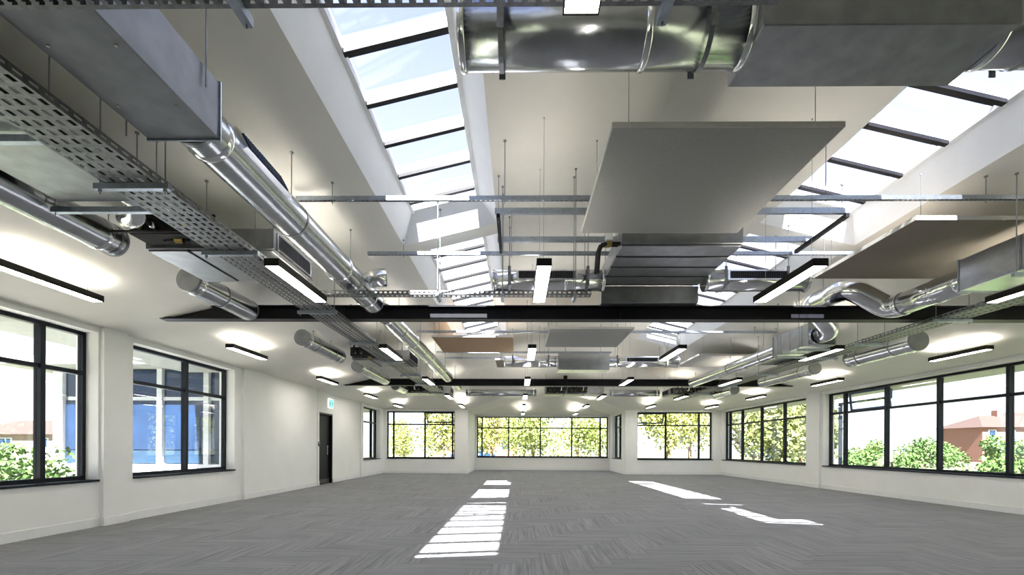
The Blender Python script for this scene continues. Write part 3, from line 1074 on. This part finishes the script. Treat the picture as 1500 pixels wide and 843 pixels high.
def fan_coil(label, x0, x1, y0, y1, z0, z1, panels=2, side=1, grille=None, axis='x', group='ceiling fan coil units', pipes=True):
    root = thing('fan_coil_unit', ((x0 + x1) / 2, y0, z0), label, 'fan coil unit', group)
    MB().cbox(x0, x1, y0, y1, z0 + .02, z1, .005).build('casing', 'galv_dull', root)
    n = panels
    for k in range(n):
        if axis == 'x':
            a, b_ = x0 + (x1 - x0) * k / n + .02, x0 + (x1 - x0) * (k + 1) / n - .02
            MB().cbox(a, b_, y0 + .01, y1 - .01, z0, z0 + .019, .003).build('access_panel', 'galv_dull', root)
            box('panel_gap', 'dark_void', root, b_ + .002, b_ + .036, y0 + .01, y1 - .01, z0 + .012, z0 + .019)
        else:
            a, b_ = y0 + (y1 - y0) * k / n + .03, y0 + (y1 - y0) * (k + 1) / n - .03
            MB().cbox(x0 + .005, x1 - .005, a, b_, z0, z0 + .019, .003).build('access_panel', 'galv_dull', root)
            box('panel_gap', 'dark_void', root, x0 + .005, x1 - .005, b_ + .002, b_ + .058, z0 + .008, z0 + .019)
    if grille:
        grille_on(root, x1 if grille > 0 else x0, y0 + .06, y1 - .06, z0 + .04, z1 - .02, grille)
    for x in (x0 + .04, x1 - .04):
        for y in (y0 + .08, y1 - .08): rod(root, x, y, z1)
    if pipes:
        xx = x0 if side < 0 else x1
        s_ = side
        for k, (yy, zz) in enumerate(((y0 + .12, z0 + .07), (y0 + .26, z0 + .11))):
            if axis == 'x':
                pipe(root, [(x0 + .3 + k * .15, y0, zz), (x0 + .3 + k * .15, y0 - .10, zz), (x0 + .3 + k * .15, y0 - .14, zz - .03), (x0 + .55 + k * .2, y0 - .16, zz - .03), (x0 + .6 + k * .2, y0 - .16, zz + .18)], .017)
                v_ = MB().tube([(x0 + .42 + k * .2, y0 - .16, zz - .03), (x0 + .50 + k * .2, y0 - .16, zz - .03)], .03, 8).build('valve_body', 'brass', root)
                MB().cbox(x0 + .43 + k * .2, x0 + .49 + k * .2, y0 - .19, y0 - .13, zz + .002, zz + .07, .004).build('actuator', ('white_paint', 'yellow_tag')[k], v_)
            else:
                pipe(root, [(xx, yy, zz), (xx + .12 * s_, yy, zz), (xx + .22 * s_, yy - .02, zz - .02), (xx + .25 * s_, yy, zz - .10), (xx + .26 * s_, yy + .05, zz - .34)], .022)
                v_ = MB().tube([(xx + .10 * s_, yy, zz), (xx + .16 * s_, yy, zz)], .034, 8).build('valve_body', 'brass', root)
                MB().cbox(xx + .09 * s_, xx + .17 * s_, yy - .03, yy + .03, zz + .036, zz + .11, .004).build('actuator', ('white_paint', 'galv_bright')[k], v_)
    return root


fc1 = fan_coil('flat metal fan coil unit above the cable tray in front of the bush window', -3.80, -3.04, 1.6, 3.94, 3.21, 3.46, 1, pipes=False)
for y in (3.06, 3.98):
    q = thing('support_strut', (-3.4, y, 3.1), ('metal strut under the middle of the flat fan coil unit', 'metal strut at the beam-side edge of the flat fan coil unit')[y > 3.5], 'strut', 'struts under fan coil units')
    box('channel', 'strut', q, -3.885, -2.99, y - .021, y + .021, 3.14, 3.185)
    for x in (-3.86, -3.012): rod(q, x, y, 3.12)
fc2 = fan_coil('fan coil unit with side grille above the cable tray near the first black beam', -3.80, -2.49, 4.88, 5.80, 3.19, 3.42, 3, grille=1)
fan_coil('fan coil unit with side grille between the two black beams on the door side', -3.80, -2.49, 11.0, 11.95, 3.19, 3.42, 3, grille=1)
fan_coil('fan coil unit between the two black beams on the long-window side', 5.62, 6.9, 10.6, 11.55, 3.19, 3.42, 3, grille=-1)
fan_coil('fan coil unit near the end wall on the door side', -4.3, -2.5, 17.7, 18.6, 3.20, 3.44, 3, grille=1)
fan_coil('fan coil unit near the end wall by the glazed bay', 1.0, 3.2, 18.1, 18.9, 3.22, 3.5, 3)
fan_coil('fan coil unit near the end wall on the long-window side', 5.6, 7.2, 18.0, 18.85, 3.19, 3.42, 3, grille=-1)
fan_coil('central fan coil unit with dark ribs behind the large grey acoustic panel', 1.22, 2.64, 5.72, 7.12, 3.60, 3.85, 4, side=-1, axis='y')

MB().tube(fillet([(-3.3, 3.945, 3.33), (-3.3, 4.12, 3.33), (-3.42, 4.28, 3.25), (-3.55, 4.32, 3.25)], .07), .085, 20).build('flexible_spigot', 'galv_bright', fc1, smooth=True)
box('filter_slot', 'dark_void', fc1, -3.805, -3.801, 1.8, 3.8, 3.24, 3.42)


def pipework(fc, x0, y0, z):
    box('fan_chamber', 'dark_void', fc, x0 + .06, x0 + .75, y0 - .28, y0 - .005, z + .05, z + .24)
    for k, dx in enumerate((.18, .32, .58, .70)):
        xx = x0 + dx
        pipe(fc, fillet([(xx, y0 - .28, z + .11), (xx, y0 - .43, z + .11), (xx + .02, y0 - .44, z + .28)], .05), .02, ('insulation', 'insulation', 'galv_bright', 'insulation')[k])
        ring(fc, (xx, y0 - .33, z + .11), 'y', .022, .03, name='pipe_joint', m_=('brass', 'galv_bright', 'yellow_tag', 'galv_bright')[k], seg=10)


pipework(fc2, -3.80, 4.88, 3.19)
for q_ in [o_ for o_ in bpy.data.objects if o_.name.startswith('fan_coil_unit') and o_.location.y > 10]:
    cs = [c_ for c_ in q_.children if c_.name.startswith('casing')][0]
    xa = q_.location.x + min(v_.co.x for v_ in cs.data.vertices)
    for k in range(2 if q_.location.y > 15 else 1):
        pipework(q_, xa + .8 * k, q_.location.y, q_.location.z)
pipe(fc2, fillet([(-3.85, 4.50, 3.22), (-3.3, 4.48, 3.21), (-3.0, 4.5, 3.24)], .1), .014, 'insulation')


def cross_duct(label, y, z, r, x0, x1, bx0, bx1, bz0, bz1, by0, by1, grilles, m_='galv', bm='galv_dull', gsize=.10):
    root = thing('plenum_duct', ((x0 + x1) / 2, y, bz0), label, 'duct', 'cross ducts with plenum boxes')
    MB().cbox(bx0, bx1, by0, by1, bz0, bz1, .006).build('plenum_box', bm, root)
    for a, b_ in ((x0, bx0), (bx1, x1)):
        MB().tube([(a, y, z), (b_, y, z)], r, 40, caps=True).build('duct_tube', m_, root, smooth=True)
    for x in (x0 + .02, bx0 - .02, bx1 + .02, x1 - .02, (x0 + bx0) / 2 + .25):
        ring(root, (x, y, z), 'x', r, .02, seg=36)
    for a, b_ in grilles:
        g_ = box('grille_plate', 'galv_bright', root, a - .03, b_ + .03, y - r - .012, y - r + .03, z - gsize / 2 - .02 + .03, z + gsize / 2 + .02 + .03)
        box('grille_void', 'dark_void', g_, a, b_, y - r - .0135, y - r - .0122, z - gsize / 2 + .03, z + gsize / 2 + .03)
        n = int((b_ - a) / .03)
        for k in range(n):
            xx = a + (k + .5) * (b_ - a) / n
            box('slat', 'grille', g_, xx - .004, xx + .004, y - r - .02, y - r - .0136, z - gsize / 2 + .03, z + gsize / 2 + .03)
    for x in (x0 + .25, bx0 - .25, bx1 + .25, x1 - .35):
        b2 = MB().tube([(x - .015, y, z), (x + .015, y, z)], r + .006, 30, caps=False).build('hanger_band', 'rod', root)
        for s_ in (-1, 1):
            yy = y + s_ * (r + .015)
            box('perforated_strap', 'tray', root, x - .02, x + .02, yy - .003, yy + .003, z - .12, z + r)
            rod(root, x, yy, z + r - .02)
    return root


cross_duct('big shiny cross duct with a large dark plenum box next to the wide branch tray', 2.90, 3.68, .18, -.36, 4.15, 1.34, 2.74, 3.53, 3.93, 2.67, 3.13, [], m_='galv')
cross_duct('cross duct with two dark grilles just in front of the first black beam', 6.93, 3.60, .15, -.38, 4.10, 1.22, 2.64, 3.34, 3.59, 7.13, 7.30, [(0.0, .80), (2.95, 3.75)], m_='galv_bright')
cross_duct('cross duct with blue-grey plenum box below the rail near the second black beam', 13.3, 3.58, .15, -.4, 4.4, 1.08, 2.44, 3.30, 3.74, 12.95, 13.5, [(2.95, 3.8)], m_='galv_bright', bm='galv')
for (xa, xb, lab) in ((-2.0, .7, 'silver cross duct near the end wall between the fan coil units on the door side'), (3.5, 5.4, 'silver cross duct near the end wall between the fan coil units on the long-window side')):
    q = thing('cross_duct', (xa, 18.6, 3.2), lab, 'duct', 'cross ducts near the end wall')
    MB().tube([(xa, 18.6, 3.32), (xb, 18.6, 3.32)], .13, 28).build('duct_tube', 'galv', q, smooth=True)
    for x in (xa + .1, xb - .1):
        ring(q, (x, 18.6, 3.32), 'x', .13)
        rod(q, x + .05, 18.6, 3.45)


# ------------------------------------------------------------------ acoustic panels (rafts)
def raft(label, x0, x1, y0, y1, z, m_, t=.045):
    root = thing('acoustic_panel', ((x0 + x1) / 2, (y0 + y1) / 2, z), label, 'acoustic panel', 'suspended acoustic panels')
    MB().cbox(x0, x1, y0, y1, z, z + t, .004).build('panel_board', m_, root)
    mb = MB()
    e = .006
    for a in ((x0 - e, x1 + e, y0 - e, y0), (x0 - e, x1 + e, y1, y1 + e), (x0 - e, x0, y0, y1), (x1, x1 + e, y0, y1)):
        mb.box(*a, z + .001, z + t)
    mb.build('edge_trim', 'raft_edge' if m_ != 'raft_grey' else 'raft_pale', root)
    for x in (x0 + .15, x1 - .15):
        for y in (y0 + .12, y1 - .15):
            rod(root, x, y, z + t, r=.003, name='suspension_wire')
    return root


raft('large grey square acoustic panel beside the central rooflights, below the long strut rail', .73, 2.52, 3.78, 5.62, 3.70, 'raft_grey')
raft('large brown square acoustic panel over the pale duct box on the long-window side', 4.18, 5.94, 5.14, 6.90, 3.62, 'raft_brown')
raft('orange-tan acoustic panel beyond the first black beam on the door side', -1.93, -.12, 10.75, 12.45, 3.66, 'raft_tan')
raft('grey-green acoustic panel beyond the first black beam in the middle', .68, 2.46, 10.3, 12.15, 3.74, 'raft_grey')
raft('dark brown acoustic panel next to the blue-grey plenum box', -.65, .90, 13.75, 15.0, 3.70, 'raft_brown')
raft('pale grey acoustic panel beyond the first black beam on the long-window side', 4.6, 6.4, 12.4, 14.1, 3.58, 'raft_pale')
raft('small orange-tan acoustic panel beyond the second black beam', 3.75, 5.35, 16.0, 17.4, 3.42, 'raft_tan')

# ------------------------------------------------------------------ outdoors
GZ = -.32
g0 = MB()
g0.quad((-160, -120, GZ), (160, -120, GZ), (160, 200, GZ), (-160, 200, GZ))
tag(g0.build('ground', 'grass', kind='structure'), 'grass and scrub ground outside the windows')
tag(MB().box(-11.5, XL - T, -6, 11.1, GZ, GZ + .05).build('paving', 'paving', kind='structure'), 'pale paving in the courtyard outside the door wall')

# roof overhang seen through the tops of the windows
so = MB()
z_ = 2.90
so.box(XL - 1.40, XL - T, YB, 11.0, z_, z_ + .12)
so.box(XL - 1.40, XL - T, 19.4, YF + 1.2, z_, z_ + .12)
so.box(XR + T, XR + 1.5, YB, YF + 1.2, z_, z_ + .12)
so.box(XL - T, AX0 - .35, YF + .35, YF + 1.2, z_, z_ + .12)
so.box(AX1 + .35, XR + T, YF + .35, YF + 1.2, z_, z_ + .12)
so.box(AX0 - .95, AX1 + .95, YA + .35, YA + .95, z_, z_ + .12)
tag(so.build('trim_1', 'soffit', kind='structure'), 'pale grey eaves soffit outside the windows')

an = thing('annex_building', (-8.7, 11.2, GZ), 'white and blue glazed annex across the courtyard, seen through the two-light window', 'building')
box('plinth_wall', 'render_white', an, -10.9, XL - T - .01, 11.2, 11.5, GZ, .78)
box('side_wall', 'render_white', an, -10.9, -10.6, 11.5, 19.3, GZ, .78)
box('roof_slab', 'soffit', an, -11.7, XL - T - .01, 10.55, 19.3, 3.02, 3.2)
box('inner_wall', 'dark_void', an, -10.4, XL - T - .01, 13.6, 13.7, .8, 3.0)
box('transom_band', 'render_white', an, -10.6, XL - T - .02, 11.26, 11.36, 2.28, 2.36)
for x in (-10.9, -8.45, -7.35):
    box('column', 'render_white', an, x, x + .22 if x < -10 else x + .12, 11.2, 11.46, .78, 3.02)
xs_ = [-10.68, -9.55, -8.46]
for a, b_ in ((-10.66, -9.56), (-9.52, -8.47), (-8.31, -7.37), (-7.21, -6.62)):
    box('spandrel_panel', 'annex_spandrel', an, a, b_, 11.28, 11.32, .80, 1.10)
    box('glass_panel', 'annex_glass', an, a, b_, 11.28, 11.32, 1.12, 2.27)
    box('top_panel', 'annex_glass', an, a, b_, 11.28, 11.32, 2.37, 3.0)
for a, b_ in ((11.6, 14), (14.1, 16.5), (16.6, 19.2)):
    box('side_panel', 'annex_glass', an, -10.8, -10.76, a, b_, .80, 3.0)


def foliage(n, rx, ry, rz, cz, leaf, blobs=7, droop=0.):
    mb = MB()
    cen = []
    for _ in range(blobs):
        a, b_ = random.uniform(0, 2 * math.pi), random.uniform(-.6, .8)
        k = random.uniform(.25, .6)
        cen.append((rx * k * math.cos(a), ry * k * math.sin(a), cz + rz * b_ * .6, random.uniform(.4, .62)))
    for _ in range(n):
        c = random.choice(cen)
        d = Vector((random.gauss(0, 1), random.gauss(0, 1), random.gauss(0, 1))).normalized() * random.uniform(.55, 1) * c[3]
        p = Vector((c[0] + d.x * rx, c[1] + d.y * ry, c[2] + d.z * rz - droop * random.random() * abs(d.x)))
        p.z = max(p.z, .03)
        u = Vector((random.gauss(0, 1), random.gauss(0, 1), random.gauss(0, .7) - droop)).normalized() * leaf * random.uniform(.6, 1.3)
        w_ = u.cross(Vector((random.gauss(0, 1), random.gauss(0, 1), random.gauss(0, 1)))).normalized() * leaf * .38
        mb.quad(p - w_ * .2, p + u * .5 - w_, p + u, p + u * .5 + w_)
    return mb


def tree(loc, h_, rx, leafm, label, n=2600, leaf=.22, cat='tree', group='trees outside', droop=.25):
    x, y = loc
    r = thing('tree', (0, 0, 0), label, cat, group)
    if cat == 'tree':
        tr = MB().tube([(0, 0, 0), (.06, .03, h_ * .25), (-.04, .05, h_ * .5), (.02, 0, h_ * .8)], [.16, .12, .08, .03], 8)
        for k in range(5):
            a = k * 1.3
            tr.tube([(0, 0, h_ * (.25 + .08 * k)), (rx * .5 * math.cos(a), rx * .5 * math.sin(a), h_ * (.5 + .07 * k))], [.05, .02], 6)
        tr.build('trunk', 'bark', r)
        foliage(n, rx, rx, h_ * .5, h_ * .55, leaf, 9, droop).build('foliage', leafm, r, kind='stuff')
    else:
        tr = MB()
        for k in range(6):
            a = k * 1.05
            tr.tube([(.05 * math.cos(a), .05 * math.sin(a), 0), (rx * .5 * math.cos(a), rx * .5 * math.sin(a), h_ * .7)], [.02, .008], 5)
        tr.build('stems', 'bark', r)
        foliage(n, rx, rx, h_ * .62, h_ * .42, leaf, 8, 0).build('foliage', leafm, r, kind='stuff')
    r.location = (x, y, GZ)
    return r


T1 = tree((-5.2, 33.0), 5.2, 2.3, 'leaf_yellow', 'yellow-green tree outside the end window on the door side of the bay')
T2 = tree((1.0, 33.8), 5.0, 2.5, 'leaf_lime', 'lime-green tree outside the wide bay window')
T3 = tree((9.2, 29.8), 6.5, 2.7, 'leaf_yellow', 'tall yellow willow outside the end window on the window-wall side', n=3200, droop=.8)
T4 = tree((12.6, 24.2), 4.2, 1.5, 'leaf_olive', 'olive-green tree outside the five-light corner window')


def more(src, spots, label):
    for (x, y, s_, rz) in spots:
        c = copy_tree(src, (x, y, GZ), label)
        c.scale = (s_, s_, s_)
        c.rotation_euler = (0, 0, rz)


more(T1, [(-2.2, 40.5, 1.05, 1.0), (-9.4, 40, .75, 2.2)], T1['label'])
more(T2, [(5.0, 40.5, 1.0, 4.0), (.6, 47, 1.1, 1.0), (8.0, 47, 1.1, 2.0)], T2['label'])
more(T3, [(13.5, 38.0, 1.05, 1.5)], T3['label'])
more(T4, [(16.8, 27.5, 1.05, 1.2), (16.2, 33.0, 1.2, 2.6), (21.5, 37.0, 1.3, 4.0)], T4['label'])
S1 = tree((13.2, 14.0), 1.5, 1.0, 'leaf_green', 'green shrub outside the long window wall', n=1800, leaf=.12, cat='shrub', group='shrubs outside')
more(S1, [(12.9, 16.6, 1.05, .7), (13.6, 11.4, 1.2, 2.1), (16.9, 16.0, 1.4, 1.), (15.6, 9.2, 1.5, 4.0), (13.1, 19.0, 1.05, 5.0), (16.4, 13.0, 1.35, 1.4), (12.9, 8.6, 1.05, .3)], S1['label'])
more(S1, [(30, 42, 1.8, .2), (34, 41, 2.0, 1.2), (38, 43, 1.7, 2.), (41, 41, 2.1, 3.), (45, 44, 1.9, 4.), (48.5, 42, 1.8, 5.), (26.5, 45, 1.9, 1.)], 'green bush of the far hedge across the field')
S2 = tree((-8.85, 8.35), 1.62, 1.0, 'leaf_green', 'bushy green shrub in the courtyard outside the bush window', n=2600, leaf=.10, cat='shrub', group='shrubs outside')
copy_tree(S2, (-10.4, 9.2, GZ), 'lower green shrub in the courtyard behind the bushy one').scale = (.8, .8, .8)
for o_ in [o_ for o_ in bpy.data.objects if o_.get('category') == 'shrub']:
    o_.name = 'shrub'


def house(loc, w_, d_, h_, roof, wallm, roofm, label, nwin=3):
    x, y = loc
    r = thing('house', (x, y, GZ), label, 'building', 'far buildings')
    box('walls', wallm, r, x, x + w_, y, y + d_, GZ, h_)
    e = .5
    MB().add([(x - e, y - e, h_), (x + w_ + e, y - e, h_), (x + w_ + e, y + d_ + e, h_), (x - e, y + d_ + e, h_),
              (x + d_ * .4, y + d_ / 2, h_ + roof), (x + w_ - d_ * .4, y + d_ / 2, h_ + roof)],
             [(3, 2, 1, 0), (0, 1, 5, 4), (1, 2, 5), (2, 3, 4, 5), (3, 0, 4)]).build('roof', roofm, r)
    for k in range(nwin):
        a = x + w_ * (k + .3) / nwin
        w2 = box('window', 'render_white', r, a, a + w_ * .4 / nwin, y - .06, y, .9, h_ - .3)
        box('pane', 'annex_glass', w2, a + .1, a + w_ * .4 / nwin - .1, y - .08, y - .061, 1.0, h_ - .4)
    box('chimney', 'brick', r, x + w_ * .62, x + w_ * .62 + .7, y + d_ / 2 - .4, y + d_ / 2 + .4, h_ + roof * .5, h_ + roof + .7)
    return r


house((-50, 42), 13, 7, 2.2, 1.4, 'house_wall', 'roof_brown', 'long low house with a brown roof beyond the courtyard', 4)
house((-9, 62), 9, 7, 3.2, 2.2, 'brick', 'roof_brown', 'red brick house beyond the bay window trees', 3)
house((57, 60), 7, 6, 4.0, 1.6, 'brick', 'roof_brown', 'red roofed house across the field', 3)
house((66, 66), 12, 8, 4.2, 2.4, 'house_wall', 'roof_brown', 'pale brown house across the field behind the red roofed one', 3)

ca = thing('car', (-4.2, 46, GZ), 'dark blue car parked beyond the bay window', 'car')
cb = MB()
prof = [(-2.1, .35), (-2.1, .85), (-1.5, .95), (-.9, 1.5), (.7, 1.52), (1.3, .98), (2.05, .85), (2.1, .35)]
cb.add([(-4.2 + a, 45.2, GZ + .05 + z) for a, z in prof] + [(-4.2 + a, 46.8, GZ + .05 + z) for a, z in prof],
       [tuple(range(8)), tuple(range(15, 7, -1))] + [(i, (i + 1) % 8, 8 + (i + 1) % 8, 8 + i)[::-1] for i in range(8)])
cb.build('body', 'car_paint', ca)
for a, b_ in ((-1.3, -.15), (-.05, 1.05)):
    box('side_window', 'annex_glass', ca, -4.2 + a * .8, -4.2 + b_ * .8, 45.17, 45.199, GZ + 1.08, GZ + 1.45)
for a in (-1.35, 1.3):
    for y in (45.15, 46.65):
        MB().tube([(-4.2 + a, y, GZ + .33), (-4.2 + a, y + .2, GZ + .33)], .33, 18).build('wheel', 'tyre', ca)
